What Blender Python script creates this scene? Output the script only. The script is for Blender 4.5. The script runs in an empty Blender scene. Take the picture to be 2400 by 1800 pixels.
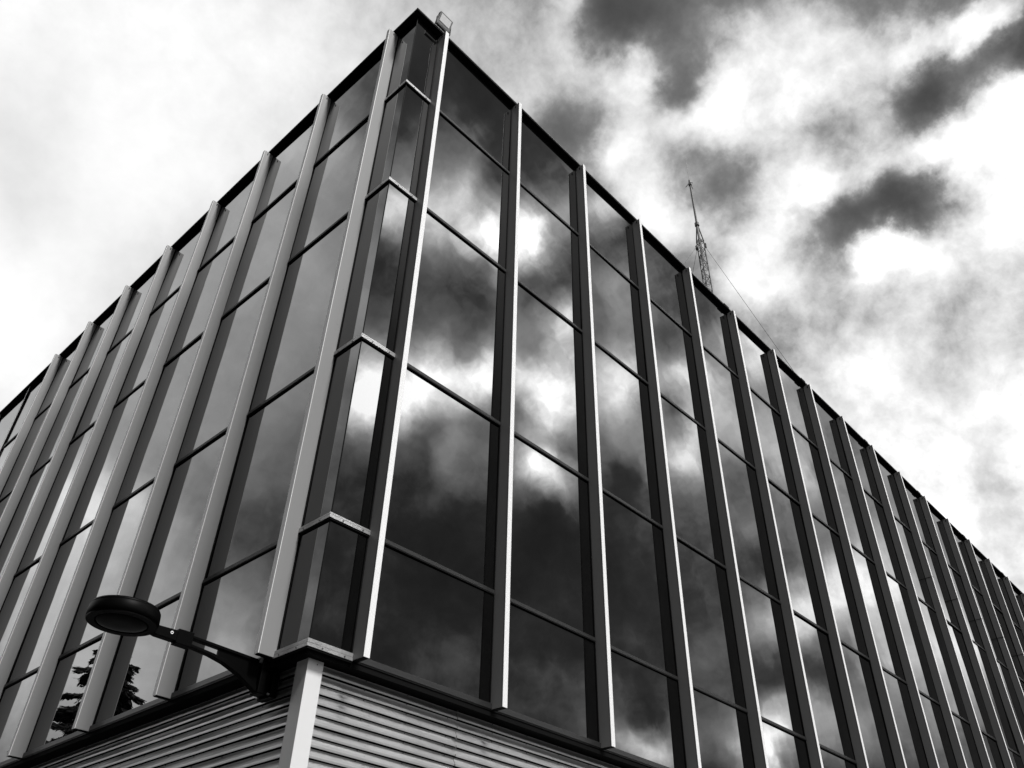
import bpy, bmesh, math, random
from mathutils import Vector, Matrix
random.seed(7)
C = bpy.context.scene.collection
U = 1.5                      # one facade bay in metres
Z0 = 3.881                   # height of the foot of the glass above the pavement
R_ = math.radians

def W(x, y, z):              # facade units -> metres (corner of the glass is the origin)
    return Vector((x*U, y*U, z*U + Z0))

# ------------------------------------------------------------------ camera
cam = bpy.data.cameras.new('camera'); co = bpy.data.objects.new('camera', cam); C.objects.link(co)
bpy.context.scene.camera = co
cam.sensor_width = 36; cam.sensor_fit = 'HORIZONTAL'; cam.lens = 36*1974.36/2400
cam.clip_start = .05; cam.clip_end = 3000
yaw, pit, rol = R_(43.7642), R_(38.2017), R_(1.5509)
F = Vector((math.cos(yaw)*math.cos(pit), math.sin(yaw)*math.cos(pit), math.sin(pit)))
Rt = Vector((math.sin(yaw), -math.cos(yaw), 0)); Up = Rt.cross(F)
R2 = Rt*math.cos(rol) + Up*math.sin(rol); U2 = -Rt*math.sin(rol) + Up*math.cos(rol)
M = Matrix((R2, U2, -F)).transposed().to_4x4(); M.translation = W(-2.2241, -3.4439, -1.5206)
co.matrix_world = M

# ------------------------------------------------------------------ world: broken cloud
SUN_EL, SUN_AZ = R_(56), R_(-94.5)
wd = bpy.data.worlds.new('World'); bpy.context.scene.world = wd; wd.use_nodes = True
nt = wd.node_tree; nt.nodes.clear()
def N(tree, typ, **kw):
    n = tree.nodes.new(typ)
    for k, v in kw.items(): setattr(n, k, v)
    return n
def mth(tree, op, a, b=None, c=None, clamp=False):
    n = tree.nodes.new('ShaderNodeMath'); n.operation = op; n.use_clamp = clamp
    for i, v in enumerate((a, b, c)):
        if v is None: continue
        if isinstance(v, (int, float)): n.inputs[i].default_value = v
        else: tree.links.new(v, n.inputs[i])
    return n.outputs[0]
def vmt(tree, op, a, b=None, s=None):
    n = tree.nodes.new('ShaderNodeVectorMath'); n.operation = op
    for i, v in enumerate((a, b)):
        if v is None: continue
        if isinstance(v, (tuple, list)): n.inputs[i].default_value = v
        else: tree.links.new(v, n.inputs[i])
    if s is not None: n.inputs['Scale'].default_value = s
    return n
tc = N(nt, 'ShaderNodeTexCoord')
D = vmt(nt, 'NORMALIZE', tc.outputs['Generated']).outputs[0]
def noise(tree, vec, scale, detail, rough=.55, dist=0, col=False):
    n = tree.nodes.new('ShaderNodeTexNoise'); n.noise_dimensions = '3D'
    n.inputs['Scale'].default_value = scale; n.inputs['Detail'].default_value = detail
    n.inputs['Roughness'].default_value = rough; n.inputs['Distortion'].default_value = dist
    tree.links.new(vec, n.inputs['Vector'])
    return n.outputs['Color' if col else 'Fac']
w1 = vmt(nt, 'SUBTRACT', noise(nt, D, 11, 6, .58, col=True), (.5, .5, .5)).outputs[0]
w1 = vmt(nt, 'SCALE', w1, s=.085).outputs[0]
DW = vmt(nt, 'NORMALIZE', vmt(nt, 'ADD', D, w1).outputs[0]).outputs[0]
# cloud masses: centre direction, angular size in degrees, weight (log brightness)
BLOBS = [(0.6798,-0.379,0.6279,20,1.577),(-0.1893,0.7716,0.6073,20,1.671),(0.4876,-0.6227,0.6119,2.6,2.955),(0.6634,0.5567,0.5,11,0.565),(0.9384,-0.3416,0.0523,11,-0.341),
(0.5906,-0.5192,0.6177,2.6,2.932),(0.4451,-0.4827,0.7543,2.6,2.219),(0.7926,-0.555,0.2525,1.4,2.24),(0.355,-0.5364,0.7657,1.9,1.077),(0.5537,0.1522,0.8187,3.6,1.469),
(0.7402,-0.5212,0.4249,3.6,-0.656),(0.444,-0.6689,0.5962,1.9,2.173),(0.6392,-0.5546,0.5328,1.4,2.237),(0.6352,-0.048,0.7708,1.4,-4.617),(0.3403,-0.4144,0.8441,3.6,-1.316),
(-0.3717,0.8865,0.2757,6,1.207),(0.6315,0.0341,0.7746,1.4,-2.246),(0.7273,-0.4249,0.539,1.4,1.476),(0.1978,0.4824,0.8534,11,0.902),(0.8699,-0.3024,0.3896,1.9,1.55),
(0.5043,-0.4327,0.7473,1.4,1.37),(0.6621,-0.4373,0.6085,1.4,1.269),(0.9029,0.1605,0.3987,11,1.467),(0.6944,0.1012,0.7124,1.4,-1.684),(0.8643,-0.4205,0.2761,1.4,2.252),
(0.846,-0.3693,0.3846,1.4,1.708),(0.9112,-0.2397,0.335,1.9,1.792),(0.715,-0.3565,0.6014,1.9,-0.186),(0.6889,0.0244,0.7244,3.6,0.661),(0.5285,-0.5647,0.6339,1.4,0.875),
(0.5653,-0.4658,0.6808,1.4,1.878),(0.5256,-0.3676,0.7672,1.4,2.077),(0.4933,0.2883,0.8207,1.9,0.815),(0.4522,-0.4098,0.7922,1.9,-0.836),(0.6007,0.0289,0.7989,1.4,1.16),
(0.4251,0.2201,0.878,1.4,-0.725),(0.7109,0.1338,0.6904,1.4,1.843),(0.6852,0.1468,0.7134,1.4,-1.447),(0.6485,0.1772,0.7403,1.4,1.265),(0.7209,-0.3086,0.6205,1.4,1.092),
(0.8795,-0.3416,0.3313,1.4,-0.108),(-0.2636,0.8722,0.4122,2.6,0.595),(0.5982,-0.0316,0.8008,1.4,-1.259),(0.8002,-0.3128,0.5117,1.4,1.328),(0.6634,0.5567,0.5,3.6,-0.444),
(-0.1504,-0.8529,0.5,11,1.05),(0.4678,-0.5689,0.6764,1.9,-0.204),(0.6771,-0.6,0.4261,3.6,-0.566),(0.6622,0.1193,0.7397,1.4,0.785),(0.8483,-0.4175,0.3256,1.4,-0.501),
(-0.3352,0.6248,0.7052,3.6,0.526),(0.434,-0.4652,0.7715,1.4,-0.976),(0.6933,-0.393,0.6041,1.4,2.972),(0.643,-0.4256,0.6368,1.4,1.044),(0.7643,-0.3275,0.5555,1.4,0.954),
(0.4507,0.2722,0.8501,1.4,0.467),(0.4528,-0.6901,0.5645,1.4,0.686),(0.5636,-0.6169,0.5494,1.4,1.763),(0.5839,-0.389,0.7126,1.4,1.229),(0.5571,-0.3664,0.7453,1.4,-1.492),
(0.6301,-0.5131,0.5828,1.4,0.76),(0.5234,0.3316,0.7849,1.4,0.303),(0.648,0.2364,0.7241,1.4,0.684),(-0.4064,0.8009,0.4398,1.9,-0.447),(0.8316,-0.3674,0.4165,1.4,-0.676),
(0.4,0.2632,0.8779,1.4,-1.25),(0.3667,0.314,0.8757,1.9,0.131),(0.4818,0.2329,0.8448,1.4,-1.338),(0.4648,-0.5297,0.7095,1.4,-0.895),(0.9384,-0.3416,0.0523,3.6,0.019),
(0.1677,-0.9513,0.2588,11,1.037),(0.667,-0.4775,0.5719,1.4,-0.343),(0.6042,0.2335,0.7618,1.4,-0.59),(0.3586,-0.4602,0.8122,1.4,0.54),(0.83,-0.4142,0.3736,1.4,0.989),
(0.519,0.2304,0.8231,1.4,0.699),(-0.2445,0.5682,0.7857,1.9,0.576),(-0.448,0.8353,0.3188,1.4,0.64),(0.1362,0.8354,0.5324,6,0.471),(0.6159,-0.7119,0.3375,1.9,0.369),
(0.5343,-0.4316,0.7268,1.4,-1.004),(0.8961,-0.3032,0.3241,1.4,1.238),(-0.4893,0.7796,0.3909,1.4,0.531),(0.5553,-0.5007,0.664,1.4,-1.415),(0.5869,-0.5532,0.5912,1.4,-1.177),
(0.7048,-0.4756,0.5264,1.4,-0.765),(0.6074,-0.4375,0.663,1.4,-0.983),(0.5898,-0.6733,0.4459,2.6,-0.526),(0.691,-0.4154,0.5916,1.4,-2.641),(0.6838,-0.343,0.644,1.9,-0.35),
(0.7001,-0.3039,0.6461,1.4,0.865),(0.6849,-0.4482,0.5745,1.4,1.167),(0.6201,0.1286,0.7739,1.4,-0.33),(0.7399,0.6209,0.2588,11,-0.309),(0.4556,0.3498,0.8186,1.4,-0.5),
(0.8987,-0.3444,0.2714,1.4,2.012),(0.8399,-0.4679,0.2749,1.4,0.91),(0.867,-0.4363,0.2409,1.4,3.673),(-0.2914,0.4736,0.8311,1.4,-0.364),(0.8806,-0.3786,0.2848,1.4,1.435),
(0.5393,-0.6318,0.5568,1.4,-1.091),(0.666,-0.5739,0.4766,1.4,-0.239),(0.6712,0.06,0.7389,1.4,0.409),(0.8119,-0.4663,0.3513,1.4,0.395),(-0.353,0.8411,0.4098,1.9,0.385),
(0.5213,-0.5364,0.6638,1.4,1.175),(0.5547,-0.5768,0.5997,1.4,0.731),(0.7416,-0.3668,0.5617,1.4,0.763),(0.7595,-0.3766,0.5304,1.4,-0.621),(-0.3971,0.6409,0.6569,1.9,0.399),
(0.8813,0.1408,0.4511,1.4,-0.51),(0.8524,-0.3301,0.4055,1.4,0.55),(0.4799,-0.4922,0.7263,1.4,1.097),(0.4026,-0.4799,0.7795,1.4,0.995),(0.4091,-0.5296,0.7431,1.4,0.682),
(0.4914,0.339,0.8023,1.4,0.819),(0.5549,0.3237,0.7664,1.4,0.864),(0.6642,0.2807,0.6929,1.9,0.778),(0.7231,-0.6265,0.291,1.9,0.307),(0.6638,-0.54,0.5174,1.4,1.441),
(0.6488,-0.5231,0.5526,1.4,-0.986),(0.6173,0.0822,0.7824,1.4,0.149),(-0.2944,0.849,0.4388,1.4,0.484),(0.4982,-0.5598,0.6621,1.4,-0.921),(0.5918,0.3202,0.7398,1.4,0.572),
(0.3927,0.3711,0.8415,1.4,0.485),(-0.176,0.8727,0.4555,1.4,0.304),(-0.3616,0.7109,0.6033,1.9,0.296),(-0.1228,-0.6964,0.7071,11,0.983),(0.9659,0,0.2588,6,-0.82),
(0.6896,0.2385,0.6838,1.4,0.49),(0.4119,0.3059,0.8583,1.4,0.56),(-0.2504,0.8545,0.4551,1.4,0.371),(0.6193,-0.4073,0.6713,1.4,0.57),(0.6173,-0.5674,0.545,1.4,0.336),
(0.3743,0.2808,0.8838,1.4,0.771),(0.9077,0.3304,0.2588,6,-0.663),(0.7873,-0.5486,0.2815,1.4,-2.853),(0.8038,-0.5312,0.2676,1.4,2.134),(0.7727,-0.5545,0.3089,1.4,1.411),
(0.7188,-0.406,0.5644,1.4,0.508),(0.6537,-0.3905,0.6482,1.4,-0.692),(0.9186,-0.2827,0.2763,1.4,0.605),(0.8168,-0.3525,0.4566,1.4,0.187),(-0.0868,0.4924,0.866,1.4,-0.83),
(0.3626,-0.5509,0.7517,1.4,1.543),(0.0449,0.2549,0.9659,6,-0.636),(0.6778,0.1934,0.7094,1.4,-0.26),(0.3536,0.6124,0.7071,1.4,-0.649),(0.7524,0.0313,0.6579,1.4,0.259),
(0.4744,-0.7209,0.5052,1.4,0.138),(0.6813,-0.016,0.7318,1.4,-0.262),(0.7515,0.1175,0.6492,1.4,0.014),(0.6187,-0.0401,0.7846,1.4,3.716),(0.6594,-0.0375,0.7508,1.4,1.369),
(0.6384,-0.0027,0.7697,1.4,-0.927),(0.4694,0.1632,0.8678,1.4,-0.324),(0.5537,0.1522,0.8187,1.4,-0.442),(0.6612,0.0207,0.7499,1.4,0.451),(0.894,-0.3382,0.2938,1.4,-1.05),
(-0.483,-0.8365,0.2588,20,0.414),(-0.1866,0.8371,0.5143,1.9,-0.239),(0.0223,0.7186,0.6951,2.6,-0.178),(0.5046,-0.4597,0.7308,1.4,2.264),(0.5145,-0.472,0.7159,1.4,-2.17),
(0.5328,-0.4904,0.6897,1.4,0.719),(0.1633,0.684,0.711,3.6,0.212),(0.3328,-0.5075,0.7948,1.4,0.542),(0.3718,-0.5742,0.7294,1.4,-0.486),(0.5009,-0.5256,0.6876,1.4,-0.491),
(0.5976,0.2808,0.751,1.4,0.413),(0.7652,0.2403,0.5972,3.6,0.385),(0.779,-0.5688,0.2639,1.4,1.465),(0.6072,-0.6325,0.4809,1.4,-0.264),(0.6703,-0.3249,0.6671,1.4,-0.614),
(0.6095,-0.3483,0.7122,1.4,-0.512),(0.8186,-0.4101,0.4021,1.4,-0.471),(0.8141,-0.3201,0.4844,1.4,-0.429),(0.1504,-0.8529,0.5,6,0.758),(0.3377,-0.4403,0.8319,1.4,0.475),
(0.5716,0.0203,0.8203,1.4,-0.246),(0.5793,-0.4133,0.7025,1.4,-0.674),(0.4556,0.2453,0.8557,1.4,0.893),(0.5673,-0.5914,0.573,1.4,-0.639),(0.588,-0.6092,0.5322,1.4,-0.714),
(-0.2722,0.9063,0.3235,1.9,0.228),(0.3326,0.3513,0.8752,1.4,0.232),(0.4698,-0.171,0.866,3.6,-0.588),(0.653,-0.5623,0.5074,1.4,-1.182),(0.6222,-0.5839,0.5214,1.4,0.444),
(0.7295,0.101,0.6765,1.4,0.467),(0.6134,-0.0005,0.7898,1.4,0.605),(0.7941,-0.3426,0.5021,1.4,-0.408),(0.8078,-0.2667,0.5257,1.4,-0.269),(0.4902,0.2085,0.8463,1.4,0.313),
(0.6173,0.2098,0.7582,1.4,0.515),(0.6309,0.1734,0.7562,1.4,-0.52),(-0.4171,0.828,0.3748,1.4,0.16),(0.0683,0.7508,0.6569,1.4,-0.169),(-0.6634,0.5567,0.5,6,-0.455),
(0.1228,-0.6964,0.7071,3.6,0.488),(0.7504,-0.3214,0.5775,1.4,-0.481),(0.7108,-0.5129,0.4814,1.4,-0.201),(0.7066,0.0845,0.7025,1.4,-0.636),(-0.3338,0.813,0.4771,1.4,-0.146),
(0.8721,-0.4232,0.2458,1.4,-2.432),(0.8728,-0.3726,0.3153,1.4,-0.642),(0.8542,-0.3756,0.3595,1.4,0.6),(0.2588,0,0.9659,6,-0.376),(-0.5417,0.4545,0.7071,3.6,-0.439),
(-0.1677,-0.9513,0.2588,11,0.631),(0.7674,-0.5487,0.3318,1.4,-0.614),(0.7488,-0.4452,0.491,1.4,-0.168),(0.601,-0.4876,0.6333,1.4,-0.369),(0.5929,-0.7082,0.3834,1.4,-0.167)]
acc = math.log(.2)
VEIL = Vector((math.cos(R_(82))*math.cos(R_(42)), math.sin(R_(82))*math.cos(R_(42)), math.sin(R_(42))))   # thin even cloud veil to the left
for (bx, by, bz, s, w) in BLOBS:
    k = 1/R_(s)**2
    d = vmt(nt, 'DOT_PRODUCT', DW, (bx, by, bz)).outputs['Value']
    e = mth(nt, 'EXPONENT', mth(nt, 'MULTIPLY_ADD', d, k, -k))
    acc = mth(nt, 'MULTIPLY_ADD', e, w, acc)
n1 = mth(nt, 'SUBTRACT', noise(nt, DW, 8.0, 7, .56, .1), .5)
n2 = mth(nt, 'SUBTRACT', noise(nt, D, 26, 5, .6, .15), .5)
lv = vmt(nt, 'DOT_PRODUCT', D, tuple(VEIL)).outputs['Value']
amp = mth(nt, 'SUBTRACT', 1, mth(nt, 'MULTIPLY', mth(nt, 'EXPONENT', mth(nt, 'MULTIPLY_ADD', lv, 6, -6)), .86))
ed_ = mth(nt, 'ADD', acc, .75)
ed_ = mth(nt, 'EXPONENT', mth(nt, 'MULTIPLY', mth(nt, 'MULTIPLY', ed_, ed_), -.55))
ed_ = mth(nt, 'MAXIMUM', ed_, mth(nt, 'MULTIPLY_ADD', acc, 1.1, -.35, clamp=True))
ed_ = mth(nt, 'MULTIPLY', mth(nt, 'MULTIPLY_ADD', ed_, .75, .25), amp)
acc = mth(nt, 'MULTIPLY_ADD', mth(nt, 'MULTIPLY', n1, mth(nt, 'MULTIPLY', amp, mth(nt, 'MULTIPLY_ADD', ed_, .5, .5))), 2.2, acc)
acc = mth(nt, 'MULTIPLY_ADD', mth(nt, 'MULTIPLY', n2, ed_), 1.15, acc)
n3 = mth(nt, 'SUBTRACT', noise(nt, D, 70, 3, .6), .5)
acc = mth(nt, 'MULTIPLY_ADD', mth(nt, 'MULTIPLY', n3, ed_), .3, acc)
th = mth(nt, 'TANH', mth(nt, 'MULTIPLY_ADD', acc, 3.6, 2.7))
acc = mth(nt, 'MULTIPLY_ADD', th, .38, mth(nt, 'ADD', acc, -.38))
acc = mth(nt, 'MINIMUM', acc, 2.5)
cl = mth(nt, 'EXPONENT', acc)
# no cloud light from under the horizon
sx = N(nt, 'ShaderNodeSeparateXYZ'); nt.links.new(D, sx.inputs[0])
cl = mth(nt, 'MULTIPLY', cl, mth(nt, 'MULTIPLY_ADD', sx.outputs['Z'], 14, .6, clamp=True))
bgc = N(nt, 'ShaderNodeBackground'); nt.links.new(cl, bgc.inputs['Strength']); bgc.inputs['Color'].default_value = (1, 1, 1, 1)
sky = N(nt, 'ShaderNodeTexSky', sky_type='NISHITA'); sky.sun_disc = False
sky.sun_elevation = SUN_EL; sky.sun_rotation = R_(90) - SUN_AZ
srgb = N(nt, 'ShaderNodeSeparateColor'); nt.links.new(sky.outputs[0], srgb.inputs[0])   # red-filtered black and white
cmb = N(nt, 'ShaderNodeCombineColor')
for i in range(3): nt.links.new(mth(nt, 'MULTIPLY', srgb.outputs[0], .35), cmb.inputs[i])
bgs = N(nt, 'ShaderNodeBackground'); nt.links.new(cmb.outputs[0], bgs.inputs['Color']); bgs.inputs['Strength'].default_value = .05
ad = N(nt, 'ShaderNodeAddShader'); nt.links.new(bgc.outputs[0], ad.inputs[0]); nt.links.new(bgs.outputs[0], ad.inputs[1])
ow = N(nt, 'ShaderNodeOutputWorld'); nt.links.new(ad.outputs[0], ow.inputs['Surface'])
wd.cycles.sampling_method = 'MANUAL'; wd.cycles.sample_map_resolution = 512

sl = bpy.data.lights.new('sun', 'SUN'); sl.energy = 4.3; sl.angle = R_(10); sl.color = (1, .99, .98)
so = bpy.data.objects.new('sun', sl); C.objects.link(so)
sd = Vector((math.cos(SUN_AZ)*math.cos(SUN_EL), math.sin(SUN_AZ)*math.cos(SUN_EL), math.sin(SUN_EL)))
so.rotation_euler = sd.to_track_quat('Z', 'Y').to_euler(); so.location = (0, -20, 30)
vs = bpy.context.scene.view_settings
vs.view_transform = 'Standard'; vs.look = 'None'; vs.exposure = 0; vs.gamma = 1; vs.use_curve_mapping = False
bpy.context.scene.render.engine = 'CYCLES'

# ------------------------------------------------------------------ materials (all grey: the place is seen in black and white)
def mat(name, g, rough=.5, metal=0, var=.12, vs_=3, bump=0, bs=40, ior=1.5, streak=False, spec=None):
    m = bpy.data.materials.new(name); m.use_nodes = True; t = m.node_tree
    b = t.nodes['Principled BSDF']
    b.inputs['Metallic'].default_value = metal; b.inputs['Roughness'].default_value = rough; b.inputs['IOR'].default_value = ior
    if spec is not None: b.inputs['Specular IOR Level'].default_value = spec
    tcn = t.nodes.new('ShaderNodeTexCoord'); v = tcn.outputs['Object']
    if streak:
        mp = t.nodes.new('ShaderNodeMapping'); mp.inputs['Scale'].default_value = (1, 1, .06); t.links.new(v, mp.inputs[0]); v2 = mp.outputs[0]
    else: v2 = v
    nn = noise(t, v2, vs_, 6, .6)
    val = mth(t, 'MULTIPLY_ADD', nn, 2*var*g, g*(1-var))
    # sparse dirt specks
    n3 = noise(t, v, 11, 4, .7)
    sp = mth(t, 'MULTIPLY', mth(t, 'SUBTRACT', n3, .66), 6, clamp=True)
    val = mth(t, 'MULTIPLY', val, mth(t, 'MULTIPLY_ADD', sp, -.45, 1))
    cc = t.nodes.new('ShaderNodeCombineColor')
    for i in range(3): t.links.new(val, cc.inputs[i])
    t.links.new(cc.outputs[0], b.inputs['Base Color'])
    rv = mth(t, 'MULTIPLY_ADD', nn, .16, rough-.08)
    t.links.new(rv, b.inputs['Roughness'])
    if bump:
        bn = t.nodes.new('ShaderNodeBump'); bn.inputs['Strength'].default_value = bump; bn.inputs['Distance'].default_value = .01
        t.links.new(noise(t, v, bs, 3), bn.inputs['Height']); t.links.new(bn.outputs[0], b.inputs['Normal'])
    return m
def glass_mat():
    m = bpy.data.materials.new('tinted_mirror_glass'); m.use_nodes = True; t = m.node_tree
    b = t.nodes['Principled BSDF']
    b.inputs['Base Color'].default_value = (.004, .004, .004, 1); b.inputs['Roughness'].default_value = 0.0
    b.inputs['IOR'].default_value = 1.65; b.inputs['Specular IOR Level'].default_value = .5
    tcn = t.nodes.new('ShaderNodeTexCoord')
    bn = t.nodes.new('ShaderNodeBump'); bn.inputs['Strength'].default_value = 1; bn.inputs['Distance'].default_value = 1
    geo = t.nodes.new('ShaderNodeNewGeometry')
    h = mth(t, 'MULTIPLY', noise(t, geo.outputs['Position'], 1.2, 2, .4), .0026)
    t.links.new(h, bn.inputs['Height']); t.links.new(bn.outputs[0], b.inputs['Normal'])
    # faint dust film
    d1 = mth(t, 'MULTIPLY_ADD', noise(t, geo.outputs['Position'], 2.5, 6, .65), .006, -.001)
    cc = t.nodes.new('ShaderNodeCombineColor')
    for i in range(3): t.links.new(d1, cc.inputs[i])
    t.links.new(cc.outputs[0], b.inputs['Base Color'])
    return m
G = dict(
    glass=glass_mat(),
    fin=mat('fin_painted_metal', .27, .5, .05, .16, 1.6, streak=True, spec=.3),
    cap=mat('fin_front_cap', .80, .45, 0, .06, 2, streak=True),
    black=mat('black_gasket_and_shade', .005, .7, 0, .2, spec=.08),
    transom=mat('transom_dark_metal', .02, .5, 0, .15, 4, spec=.25),
    sill=mat('sill_dark_grey_metal', .02, .4, .1, .2, 3),
    alu=mat('weathered_aluminium', .42, .38, .6, .45, 9, bump=.15),
    soffit=mat('black_soffit', .006, .8, 0, .2, spec=.05),
    fascia=mat('fascia_trim', .12, .45, .4, .2, 3),
    clad=mat('cladding_metal', .48, .34, .7, .10, 2.2, bump=.05, bs=25),
    post=mat('corner_post_paint', .72, .42, 0, .06, 1.5, streak=True),
    screw=mat('screw_steel', .12, .4, .5),
    lampblk=mat('lamp_black_paint', .002, .45, 0, .15, 6, spec=.04),
    lens=mat('lamp_lens', .003, .15, 0, .2, 5, spec=.03),
    roof=mat('roof_felt', .08, .9, 0, .2, 2),
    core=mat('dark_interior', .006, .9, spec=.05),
    ground=mat('asphalt', .035, .9, 0, .25, 1.2, bump=.4, bs=90),
    slab=mat('paving_slab', .045, .85, 0, .2, 2.5, bump=.2, bs=60),
    mast=mat('mast_galvanised', .08, .5, .3),
    floodh=mat('floodlight_housing', .16, .45, .2),
    floodg=mat('floodlight_lens', .92, .12, 0, .05, 20),
    leaf=mat('cedar_needles', .035, .8, 0, .35, 3),
    bark=mat('cedar_bark', .06, .9, 0, .3, 5, bump=.5),
)

# ------------------------------------------------------------------ mesh helpers
class MB:
    def __init__(s): s.v = []; s.f = []
    def quadloop(s, a, b):                                  # two rings, joined
        n = len(a); i = len(s.v); s.v += list(a)+list(b)
        for k in range(n): s.f.append((i+k, i+(k+1) % n, i+n+(k+1) % n, i+n+k))
    def prism(s, poly, vec, caps=True):
        n = len(poly); i = len(s.v); s.v += [Vector(p) for p in poly]+[Vector(p)+Vector(vec) for p in poly]
        for k in range(n): s.f.append((i+k, i+(k+1) % n, i+n+(k+1) % n, i+n+k))
        if caps: s.f.append(tuple(i+k for k in range(n))[::-1]); s.f.append(tuple(i+n+k for k in range(n)))
    def box(s, a, b):
        x0, y0, z0 = (min(a[i], b[i]) for i in range(3)); x1, y1, z1 = (max(a[i], b[i]) for i in range(3))
        s.prism([(x0, y0, z0), (x1, y0, z0), (x1, y1, z0), (x0, y1, z0)], (0, 0, z1-z0))
    def tube(s, a, b, r0, r1=None, n=8):
        a, b = Vector(a), Vector(b); r1 = r0 if r1 is None else r1; d = (b-a).normalized()
        u = d.orthogonal().normalized(); w = d.cross(u); i = len(s.v)
        for P, r in ((a, r0), (b, r1)):
            for k in range(n):
                t = 2*math.pi*k/n; s.v.append(P+u*(r*math.cos(t))+w*(r*math.sin(t)))
        for k in range(n): s.f.append((i+k, i+(k+1) % n, i+n+(k+1) % n, i+n+k))
        s.f.append(tuple(range(i, i+n))[::-1]); s.f.append(tuple(range(i+n, i+2*n)))
    def lathe(s, c, prof, n=64):
        i = len(s.v); c = Vector(c)
        for (r, z) in prof:
            for k in range(n):
                t = 2*math.pi*k/n; s.v.append(c+Vector((r*math.cos(t), r*math.sin(t), z)))
        for j in range(len(prof)-1):
            for k in range(n): s.f.append((i+j*n+k, i+j*n+(k+1) % n, i+(j+1)*n+(k+1) % n, i+(j+1)*n+k))
        s.f.append(tuple(i+k for k in range(n))[::-1]); j = len(prof)-1; s.f.append(tuple(i+j*n+k for k in range(n)))
    def mesh(s, name, m, smooth=False, bevel=0):
        me = bpy.data.meshes.new(name); me.from_pydata([tuple(v) for v in s.v], [], s.f)
        bm = bmesh.new(); bm.from_mesh(me); bmesh.ops.recalc_face_normals(bm, faces=bm.faces)
        if bevel: bmesh.ops.bevel(bm, geom=list(bm.edges), offset=bevel, segments=2, affect='EDGES', profile=.6)
        bm.to_mesh(me); bm.free(); me.materials.append(m)
        if smooth:
            for p in me.polygons: p.use_smooth = True
        return me
def put(name, me, parent=None, loc=None):
    o = bpy.data.objects.new(name, me); C.objects.link(o)
    if parent: o.parent = parent
    if loc is not None: o.location = loc
    return o
def part(name, mb, m, parent, smooth=False, bevel=0, loc=None): return put(name, mb.mesh(name, m, smooth, bevel), parent, loc)
def thing(name, label, cat, loc=(0, 0, 0), group=None):
    o = bpy.data.objects.new(name, None); C.objects.link(o); o.location = loc
    o['label'] = label; o['category'] = cat
    if group: o['group'] = group
    return o

# ------------------------------------------------------------------ ground
g = MB(); g.v = [Vector(p) for p in ((-600, -600, -.12), (600, -600, -.12), (600, 600, -.12), (-600, 600, -.12))]; g.f = [(0, 1, 2, 3)]
o = part('road', g, G['ground'], None); o['kind'] = 'structure'
g = MB(); g.box((-7, -8, -.4), (45, 40, 0)); o = part('pavement', g, G['slab'], None); o['kind'] = 'structure'

# ------------------------------------------------------------------ the building
B = thing('office_building', 'dark glass office building with pale vertical fins over a ribbed metal base', 'building')
XR0, YL0 = .2619, .2742
RX = [XR0+i for i in range(24)]; LY = [YL0-.008+i*1.0015 for i in range(14)]
TR = [4.7757, 3.4932, 1.946, .6693]                    # transom heights
GT = 5.862; XE, YE = RX[-1]+.3, LY[-1]+.3
t_ = .0365; DEP = dict(R=.101, L=.106); TH = .018
# left facade is the right one mirrored in the corner bisector: (x,y) -> (y,x)
def P(side, a, o, z):        # a along the facade, o outwards, z up
    return W(a, -o, z) if side == 'R' else W(-o, a, z)
def sbox(mb, side, a0, a1, o0, o1, z0, z1): mb.box(P(side, a0, o0, z0), P(side, a1, o1, z1))

# glass panes: every pane its own part, set with a slight tilt of its own
rows = [0]+TR[::-1]+[GT]
def pane(side, a0, a1, z0, z1, jit=1):
    mb = MB(); c = P(side, (a0+a1)/2, 0, (z0+z1)/2)
    mb.box(P(side, a0, 0, z0)-c, P(side, a1, -.008, z1)-c)
    o = put('glass_pane', mb.mesh('glass_pane', G['glass']), B, c)
    o.rotation_euler = ((random.gauss(0, .0026*jit)), (random.gauss(0, .0026*jit)), (random.gauss(0, .0035*jit)))
    return o
for side, A in (('R', RX), ('L', LY)):
    ed = [0.003]+A+[A[-1]+.3]
    for i in range(len(ed)-1):
        a0 = ed[i]+(t_*.5 if i else 0); a1 = ed[i+1]+(t_*.5 if i+1 < len(ed)-1 else 0)
        for k in range(5):
            pane(side, a0+.002, a1-.002, rows[k]+.001, rows[k+1]-.001, 0.2 if i == 0 else 1)
# dark body behind the glass
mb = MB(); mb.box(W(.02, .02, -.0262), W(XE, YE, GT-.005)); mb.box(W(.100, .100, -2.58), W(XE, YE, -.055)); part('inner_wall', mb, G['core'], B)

# fins
def fin(side, a, full=True):
    mb = MB(); c = P(side, a, 0, 0); dep = DEP[side]
    zb, zt = (-.0205, 5.838)
    mb.box(P(side, a, 0.001, zb)-c, P(side, a+t_, dep-.004, zt-.003)-c)
    f = part('fin', mb, G['fin'], B, bevel=.0025, loc=c)
    mb = MB(); mb.box(P(side, a-.0012, dep-.0038, zb-.001)-c, P(side, a+t_+.0012, dep, zt)-c)
    part('front_cap', mb, G['cap'], f, bevel=.0015)
    # dark open foot and slot at the head
    mb = MB(); mb.box(P(side, a+.004, .004, zb-.004)-c, P(side, a+t_-.004, dep-.006, zb+.001)-c); part('foot_plate', mb, G['black'], f)
    mb = MB(); s0 = .042+random.uniform(-.006, .006)
    mb.box(P(side, a-.0012, s0+.012, 5.785)-c, P(side, a+.001, s0+.021, 5.818)-c); part('head_slot', mb, G['black'], f)
    # black gasket line where the fin meets the glass
    mb = MB(); mb.box(P(side, a-.0075, 0, 0.0)-c, P(side, a-.0005, .006, zt)-c); part('gasket', mb, G['black'], f)
    return f
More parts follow.
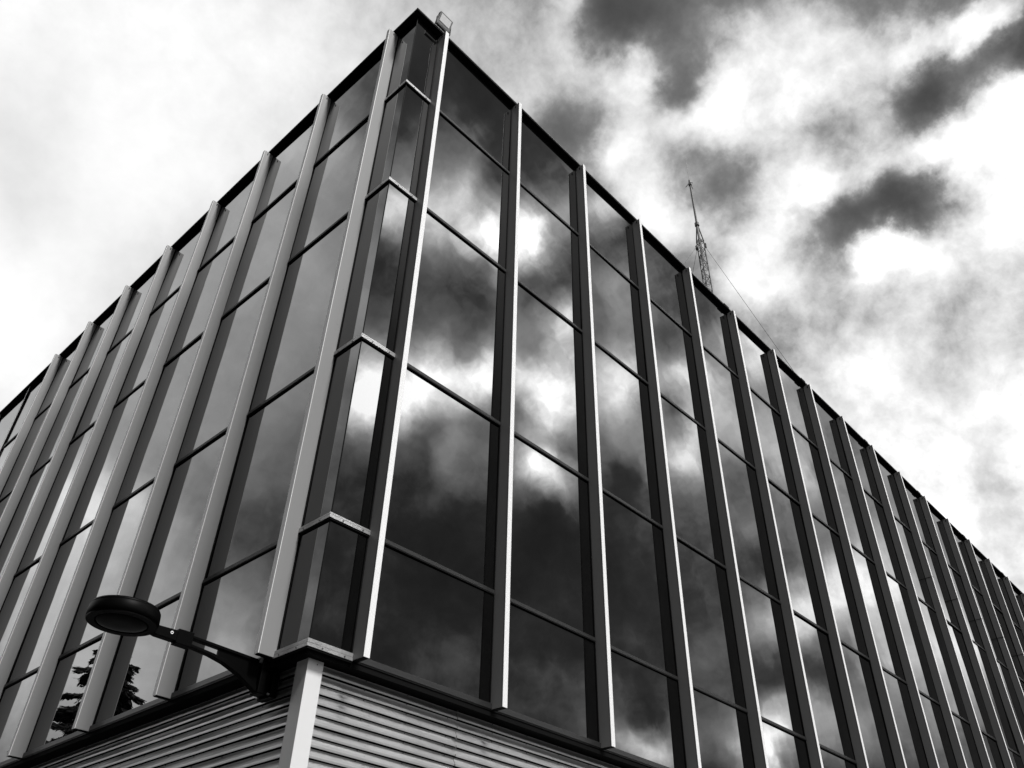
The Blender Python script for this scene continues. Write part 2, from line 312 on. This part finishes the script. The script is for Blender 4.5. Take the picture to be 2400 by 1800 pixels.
for a in RX:
    f = fin('R', a)
    if a > 9.5:
        mb = MB(); mb.box(P('R', -.0015, .002, 4.02)-P('R', 0, 0, 0), P('R', t_+.0015, DEP['R']+.0012, 4.026)-P('R', 0, 0, 0)); part('joint_gap', mb, G['black'], f)
for a in LY[:8]: fin('L', a)
# shallow mullion caps further along the left facade
for a in (8.34, 9.39, 10.4, 11.4, 12.4, 13.4):
    mb = MB(); sbox(mb, 'L', a, a+.022, 0, .022, 0, GT+.02); part('mullion_cap', mb, G['cap'], B, bevel=.002)
    mb = MB(); sbox(mb, 'L', a-.012, a-.001, 0, .016, 0, GT); part('gasket', mb, G['black'], B)

# transoms
for side, A in (('R', RX), ('L', LY)):
    for i in range(len(A)):
        a0 = A[i]+t_; a1 = (A[i+1]-.008) if i+1 < len(A) else A[i]+.3
        if side == 'L' and i >= 8: a0 = A[i-1] if False else A[i]+t_
        for z in TR:
            mb = MB(); c = P(side, a0, 0, z)
            mb.box(P(side, a0, 0, z+.0055)-c, P(side, a1, .013, z+.028)-c)
            tr = part('transom', mb, G['transom'], B, loc=c)
            mb = MB(); mb.box(P(side, a0, 0, z-.003)-c, P(side, a1, .0125, z+.0053)-c)
            part('underside_shade', mb, G['black'], tr)  # black strip paints in the transom's shaded underside and its reflection
# corner bands of bare aluminium that wrap the glass corner
for k, z in enumerate(TR+[0]):
    h = .030; e = .016
    mb = MB()
    z0, z1 = (z+.004, z+.004+h) if k < 4 else (z-.026, z+.012)
    for side, a1 in (('R', XR0-.001), ('L', YL0-.001)):
        zs = z0+h*.62
        for (za, zb2, ee) in ((z0, zs-.0012, e), (zs-.0012, zs+.0012, e-.004), (zs+.0012, z1, e-.001)):
            q = [P(side, -ee, ee, za), P(side, a1, ee, za), P(side, a1, 0, za), P(side, 0, 0, za)]
            mb.prism(q, (0, 0, (zb2-za)*U))
    cb = part('corner_band', mb, G['alu'], B)
    mb = MB(); zq = z0-.009
    mb.prism([P('R', -.012, .012, zq), P('R', XR0-.001, .012, zq), P('R', XR0-.001, 0, zq), P('R', 0, 0, zq), P('L', YL0-.001, 0, zq), P('L', YL0-.001, .012, zq)], (0, 0, .0088*U)); part('band_underside', mb, G['black'], cb)
    for side, a1 in (('R', XR0), ('L', YL0)):
        for sx_ in (.28, .8):
            mb = MB(); p0 = P(side, a1*sx_, e-.001, z0+h*.3); p1 = P(side, a1*sx_, e+.0035, z0+h*.3)
            mb.tube(p0, p1, .006, n=10); part('screw', mb, G['screw'], cb)
# thin seal down the glass corner
mb = MB(); mb.box(W(-.0015, -.0015, 0), W(.004, .004, GT)); part('corner_seal', mb, G['black'], B)

# sill under the glass, then the dark setback above the cladding
for side, a1 in (('R', XE), ('L', YE)):
    a0 = XR0+t_ if side == 'R' else YL0+t_
    mb = MB(); sbox(mb, side, a0, a1, 0.0, .016, -.019, .012); sbox(mb, side, a0, a1, -.01, .011, -.026, -.0192)
    part('sill', mb, G['sill'], B, bevel=.001)
    mb = MB(); sbox(mb, side, a0-.0365, a1, -.075, .006, -.055, -.0262); part('sill_underside', mb, G['soffit'], B)
mb = MB(); mb.box(W(.004, .004, -.055), W(XR0, YL0, -.0262)); part('corner_underside', mb, G['soffit'], B)

# roof edge
ov, zf = .048, 5.885
mb = MB(); mb.box(W(-ov, -ov, GT), W(XE, YE, zf)); part('roof_overhang', mb, G['soffit'], B)
mb = MB()
for side, a1 in (('R', XE), ('L', YE)):
    mb.prism([P(side, -ov-.003, ov+.003, zf-.006), P(side, a1, ov+.003, zf-.006), P(side, a1, ov+.0005, zf-.006), P(side, -ov-.0005, ov+.0005, zf-.006)], (0, 0, .010*U))
part('roof_trim', mb, G['fascia'], B)
mb = MB(); mb.box(W(-ov+.002, -ov+.002, zf), W(XE-.01, YE-.01, zf+.012)); part('roof_deck', mb, G['roof'], B)
for i in range(5, 23, 2):
    a = RX[i]-.13
    mb = MB(); sbox(mb, 'R', a, a+.115, -.05, ov+.008, GT-.007, zf+.012); part('roof_joint_cover', mb, G['soffit'], B, bevel=.004)
for i in (9, 13):
    a = RX[i]-.06; mb = MB(); sbox(mb, 'R', a, a+.075, -.02, ov-.01, zf+.012, zf+.035); part('roof_joint_cover', mb, G['soffit'], B, bevel=.004)

# corner post of the base: a folded pale sheet
pc, pw, zb = .045, .092, -2.56
mb = MB()
mb.prism([W(pc, pc, zb), W(pc+pw, pc, zb), W(pc+pw, pc+.02, zb), W(pc+.02, pc+.02, zb), W(pc+.02, pc+pw+.004, zb), W(pc, pc+pw+.004, zb)], (0, 0, (-.0552-zb)*U))
cp = part('corner_post', mb, G['post'], B, bevel=.002)
for (x, y) in ((pc+pw*.6, pc),):
    mb = MB(); mb.tube(W(x, y+.001, -.075), W(x, y-.0015, -.075), .005, n=10); part('screw', mb, G['screw'], cp)

# ribbed metal cladding: long horizontal slats lapped with dark gaps between them
PIT = .0483
prof = [(0, -.014), (.0050, -.0145), (.0120, -.0125), (.0200, -.0085), (.0275, -.0035), (.0330, -.0002), (.0350, 0), (.0443, 0), (.0443, -.0022), (.0340, -.0026), (.0260, -.0062), (.0110, -.0150), (.0050, -.0170), (0, -.0165)]
def slat_mesh(side, a0, a1, ph):
    mb = MB(); seg = max(2, int((a1-a0)/.12)); n = len(prof)
    c = P(side, a0, -.06, 0)
    for j in range(seg+1):
        a = a0+(a1-a0)*j/seg
        for (dn, o) in prof:
            mb.v.append(P(side, a, -.06+o+.0010*math.sin(a*4.7+ph)+.0006*math.sin(a*11+ph*2), -dn+.0007*math.sin(a*3.3+ph))-c)
    for j in range(seg):
        for k in range(n): mb.f.append((j*n+k, j*n+(k+1) % n, (j+1)*n+(k+1) % n, (j+1)*n+k))
    mb.f.append(tuple(range(n))[::-1]); mb.f.append(tuple(seg*n+k for k in range(n)))
    return mb.mesh('cladding_slat', G['clad']), c
for side, a0, a1, dz in (('R', pc+pw-.003, 1.0715, 0), ('R', 1.0735, XE, .0010), ('L', pc+pw, 3.35, 0), ('L', 3.353, YE, .0008)):
    variants = [slat_mesh(side, a0, a1, v*1.7) for v in range(5)]
    for k in range(50):
        me, c = variants[(k*2+int(a0*7)) % 5]
        put('cladding_slat', me, B, c+Vector((0, 0, (-.0600-dz-k*PIT+random.uniform(-.0006, .0006))*U)))
    s_ = MB(); a = a0+.29
    while a < min(a1, a0+7):
        for k in range(0, 16):
            z = -.0600-dz-k*PIT-.0028; aa = a+random.uniform(-.004, .004)
            s_.tube(P(side, aa, -.0745, z), P(side, aa, -.0715, z), .0045, n=6)
        a += .29
    q = part('screws', s_, G['screw'], B); q['kind'] = 'stuff'
mb = MB()
for k in range(50):
    z = -.060-k*PIT-.036; mb.box(P('R', 1.0705, -.0605, z-.010), P('R', 1.0745, -.0588, z+.001))
for k in (0, 3, 4, 7, 9): z = -.060-k*PIT; mb.tube(P('R', 1.068, -.063, z-.003), P('R', 1.068, -.056, z-.003), .007, n=8)
q = part('seam_clips', mb, G['screw'], B); q['kind'] = 'stuff'

# ------------------------------------------------------------------ floodlight on the roof edge
fl = thing('floodlight', 'small square floodlight tilted down on the roof edge above the nearest fin', 'floodlight', W(.24, -.08, 5.975))
Rf = Matrix.Rotation(R_(20), 4, 'X')                   # face normal is -y, tilted down
def fbox(name, a, b, m, par, bev=.004):
    mb = MB(); mb.box(a, b); mb.v = [Rf @ v for v in mb.v]; return part(name, mb, m, par, bevel=bev)
hs = fbox('housing', (-.115, -.02, -.095), (.115, .035, .115), G['floodh'], fl)
fbox('rim', (-.118, -.026, -.098), (.118, -.019, -.055), G['floodh'], hs, .002)
fbox('lens', (-.09, -.0235, -.04), (.09, -.019, .092), G['floodg'], fl, .001)
for k in range(5): fbox('cooling_fin', (-.1+k*.045, .036, -.08), (-.094+k*.045, .06, .1), G['floodh'], hs, 0)
mb = MB(); mb.box((-.128, -.012, -.16), (-.122, .02, .03)); mb.box((.122, -.012, -.16), (.128, .02, .03)); mb.box((-.128, -.012, -.168), (.128, .02, -.1602)); part('bracket', mb, G['screw'], fl)

# ------------------------------------------------------------------ wall lamp on the left side
ym = .345
L = thing('wall_lamp', 'black disc street lamp on a bracket arm from the corrugated wall', 'street lamp', W(0.045, ym, -.12))
Li = Vector(L.location)
def lw(x, y, z): return W(x, y, z)-Li
mb = MB(); c = lw(-.765, ym, -.056)
mb.lathe(c, [(.205, -.002), (.226, 0), (.233, .006), (.236, .03), (.232, .075), (.229, .079), (.231, .083), (.222, .100), (.19, .113), (.12, .122), (.03, .125)], 96)
hd = part('lamp_head', mb, G['lampblk'], L, smooth=True)
mb = MB(); mb.lathe(c, [(.172, -.004), (.16, -.007), (.12, -.013), (.05, -.014)], 64); part('lens', mb, G['lens'], L, smooth=True)
mb = MB()
for k in range(96):
    a0 = 2*math.pi*k/96; a1 = a0+2*math.pi/96
    q = [c+Vector((r*math.cos(a), r*math.sin(a), z)) for (r, z, a) in ((.228, -.001, a0), (.228, -.001, a1), (.176, -.001, a1), (.176, -.001, a0))]
    mb.prism(q, (0, 0, -.007))
part('head_ring', mb, G['lampblk'], L)
hw = .017
def slab(name, poly, par, m=G['lampblk'], w=hw, bev=.004):
    mb = MB(); mb.prism([lw(x, ym-w, z) for (x, z) in poly], (0, 2*w*U, 0)); return part(name, mb, m, par, bevel=bev)
nk = slab('neck', [(-.63, -.022), (-.43, -.014), (-.43, -.068), (-.60, -.066), (-.63, -.06)], L, w=.021)
slab('collar', [(-.505, -.008), (-.425, -.006), (-.425, -.077), (-.505, -.076)], L, w=.024)
arm_top = slab('arm_rail', [(-.43, -.016), (-.05, -.026), (-.05, -.042), (-.43, -.030)], L)
slab('arm_rail', [(-.43, -.056), (-.30, -.066), (-.20, -.084), (-.12, -.112), (-.035, -.155), (-.035, -.185), (-.15, -.125), (-.24, -.095), (-.32, -.080), (-.43, -.070)], L)
slab('arm_web', [(-.275, -.034), (-.04, -.038), (-.04, -.17), (-.12, -.108), (-.20, -.082), (-.275, -.070)], L, w=.009, bev=.002)
mb = MB(); mb.box(lw(-.040, ym-.034, -.190), lw(.02, ym+.034, -.008)); part('wall_box', mb, G['lampblk'], L, bevel=.008)
mb = MB(); mb.box(lw(.02, ym-.058, -.200), lw(.055, ym+.058, -.012)); mp_ = part('wall_plate', mb, G['lampblk'], L, bevel=.004)
for (y, z) in ((ym-.047, -.025), (ym+.047, -.025), (ym-.047, -.186), (ym+.047, -.186)):
    mb = MB(); mb.tube(lw(.02, y, z), lw(.008, y, z), .008, n=6); part('bolt', mb, G['alu'], mp_)
mb = MB(); cc_ = lw(-.535, ym-.0215, -.037)
for k in range(20):
    a0 = 2*math.pi*k/20; a1 = a0+2*math.pi/20
    q = [cc_+Vector((r*math.cos(a), 0, r*math.sin(a))) for (r, a) in ((.011, a0), (.011, a1), (.006, a1), (.006, a0))]
    mb.prism(q, (0, -.004, 0))
part('bolt_ring', mb, G['floodg'], nk)

# ------------------------------------------------------------------ aerial mast on the roof
mx, my = 8.985, 2.0
MS = thing('antenna_mast', 'thin lattice radio mast rising from the roof with two stay wires', 'antenna mast', W(mx, my, zf+.012))
Mi = Vector(MS.location)
def mw(x, y, z): return W(x, y, z)-Mi
base, shl, ptop, tip = zf+.012, 11.75, 13.62, 14.5
leg = [(.085*math.cos(a), .085*math.sin(a)) for a in (R_(80), R_(200), R_(320))]
for (a, b) in leg:
    mb = MB(); mb.tube(mw(mx+a, my+b, base), mw(mx+a, my+b, shl), .016, n=6); mb.tube(mw(mx+a, my+b, shl), mw(mx+a*.12, my+b*.12, 12.25), .020, n=6); part('lattice_leg', mb, G['mast'], MS)
mb = MB(); z = base; st = .2; k = 0
while z < shl-.01:
    z1 = min(z+st, shl)
    for j in range(3):
        p0, p1 = leg[j], leg[(j+1) % 3]
        if k % 2: p0, p1 = p1, p0
        mb.tube(mw(mx+p0[0], my+p0[1], z), mw(mx+p1[0], my+p1[1], z1), .009, n=4)
        mb.tube(mw(mx+p0[0], my+p0[1], z1), mw(mx+p1[0], my+p1[1], z1), .008, n=4)
    z = z1; k += 1
part('lattice_bracing', mb, G['mast'], MS)
mb = MB(); mb.tube(mw(mx, my, shl-.6), mw(mx, my, ptop), .042, .032, 8); part('pole', mb, G['mast'], MS)
mb = MB(); mb.tube(mw(mx, my, 12.2), mw(mx, my, 12.28), .075, n=8); part('clamp', mb, G['mast'], MS)
mb = MB(); mb.tube(mw(mx, my, ptop-.08), mw(mx, my, ptop+.1), .06, .03, 8)
for a in range(3): mb.tube(mw(mx, my, ptop+.02), mw(mx+.1*math.cos(a*2.1), my+.1*math.sin(a*2.1), ptop-.12), .012, n=5)
part('pole_head', mb, G['mast'], MS)
mb = MB(); mb.tube(mw(mx, my, ptop+.08), mw(mx, my, tip), .010, .006, 5); part('whip_aerial', mb, G['mast'], MS)
for (p0, p1) in ((leg[1], (4.38, .15)), (leg[2], (7.58, .05)), (leg[0], (12.0, 6.5))):
    mb = MB(); mb.tube(mw(mx+p0[0], my+p0[1], shl-.15), mw(p1[0], p1[1], base+.05), .0055, n=5); part('stay_wire', mb, G['mast'], MS)
    mb = MB(); mb.tube(mw(mx+p0[0]*1.3, my+p0[1]*1.3, shl-.2), mw(mx+p0[0]*1.3, my+p0[1]*1.3, shl-.08), .03, n=6); part('shackle', mb, G['mast'], MS)

# ------------------------------------------------------------------ cedars across the street (one is mirrored in the left facade)
def cedar(x, y, h, label, seed, wid=.36, leaves=16000):
    rnd = random.Random(seed)
    T = thing('cedar_tree', label, 'tree', (x, y, -.12))
    mb = MB(); pz = 0; n = 9; pp = [Vector((rnd.gauss(0, .05)*i*.3, rnd.gauss(0, .05)*i*.3, h*i/n)) for i in range(n+1)]; pp[0] = Vector((0, 0, 0))
    for i in range(n): mb.tube(pp[i], pp[i+1], .30*h/16*(1-i/n)+.02, .30*h/16*(1-(i+1)/n)+.02, 8)
    lf = MB(); z = h*.12
    while z < h*.985:
        f = 1-z/h; ln = h*wid*(f**.8)*rnd.uniform(.55, 1.1)+.15; az = rnd.uniform(0, 6.283)
        c0 = pp[min(n-1, int(z/h*n))].lerp(pp[min(n, int(z/h*n)+1)], z/h*n % 1)
        pts = []; ns = 7
        for j in range(ns+1):
            s = j/ns; pts.append(c0+Vector((math.cos(az)*ln*s, math.sin(az)*ln*s, .18*ln*s-.32*ln*s*s)))
        for j in range(ns): mb.tube(pts[j], pts[j+1], .05*f*(1-j/ns)+.012, .05*f*(1-(j+1)/ns)+.008, 4)
        cnt = int(ln*170)+20
        for q in range(cnt):
            s = rnd.uniform(.12, 1)**.8; j = min(ns-1, int(s*ns)); p = pts[j].lerp(pts[j+1], s*ns-j)
            sd_ = rnd.gauss(0, .14*ln*(1.15-s)+.04); ax = Vector((-math.sin(az), math.cos(az), 0))
            p = p+ax*sd_+Vector((0, 0, -abs(sd_)*.25-rnd.random()*.10))
            dr = (Vector((math.cos(az), math.sin(az), 0))+ax*(sd_*1.5)+Vector((0, 0, -rnd.uniform(.1, 1.3)))).normalized()
            L_ = rnd.uniform(.12, .34); w_ = dr.cross(Vector((rnd.gauss(0, 1), rnd.gauss(0, 1), rnd.gauss(0, 1)))).normalized()*rnd.uniform(.03, .075)
            i0 = len(lf.v); lf.v += [p-w_, p+w_, p+dr*L_+w_*.2, p+dr*L_-w_*.2]; lf.f.append((i0, i0+1, i0+2, i0+3))
        z += h*.0058*rnd.uniform(.5, 1.5)*(1 if f < .5 else 1.6)
    part('trunk', mb, G['bark'], T)
    part('crown', lf, G['leaf'], T)
cedar(-12.6, 36.6, 17.1, 'tall dark cedar mirrored in the lower panes of the left facade', 3)

# ------------------------------------------------------------------ unseen dark tree belt across the street, added to shade the left-facing surfaces
def belt():
    rnd = random.Random(11); lf = MB()
    for q in range(46000):
        y = rnd.uniform(-40, 13.5); h = 21+2.5*math.sin(y*.55)+1.5*math.sin(y*1.37+1)
        z = h*rnd.random()**.8; x = -13+rnd.gauss(0, 1.5)*(1.1-z/h*.7)
        p = Vector((x, y, z)); a = Vector((rnd.gauss(0, 1), rnd.gauss(0, 1), rnd.gauss(0, 1))).normalized(); b = a.orthogonal().normalized()
        i0 = len(lf.v); lf.v += [p, p+a*.55, p+a*.45+b*.45, p+b*.4]; lf.f.append((i0, i0+1, i0+2, i0+3))
    o = part('added_shade_belt', lf, G['leaf'], None); o['kind'] = 'stuff'; o['label'] = 'added unseen belt of evergreen trees shading the left-facing surfaces'
belt()
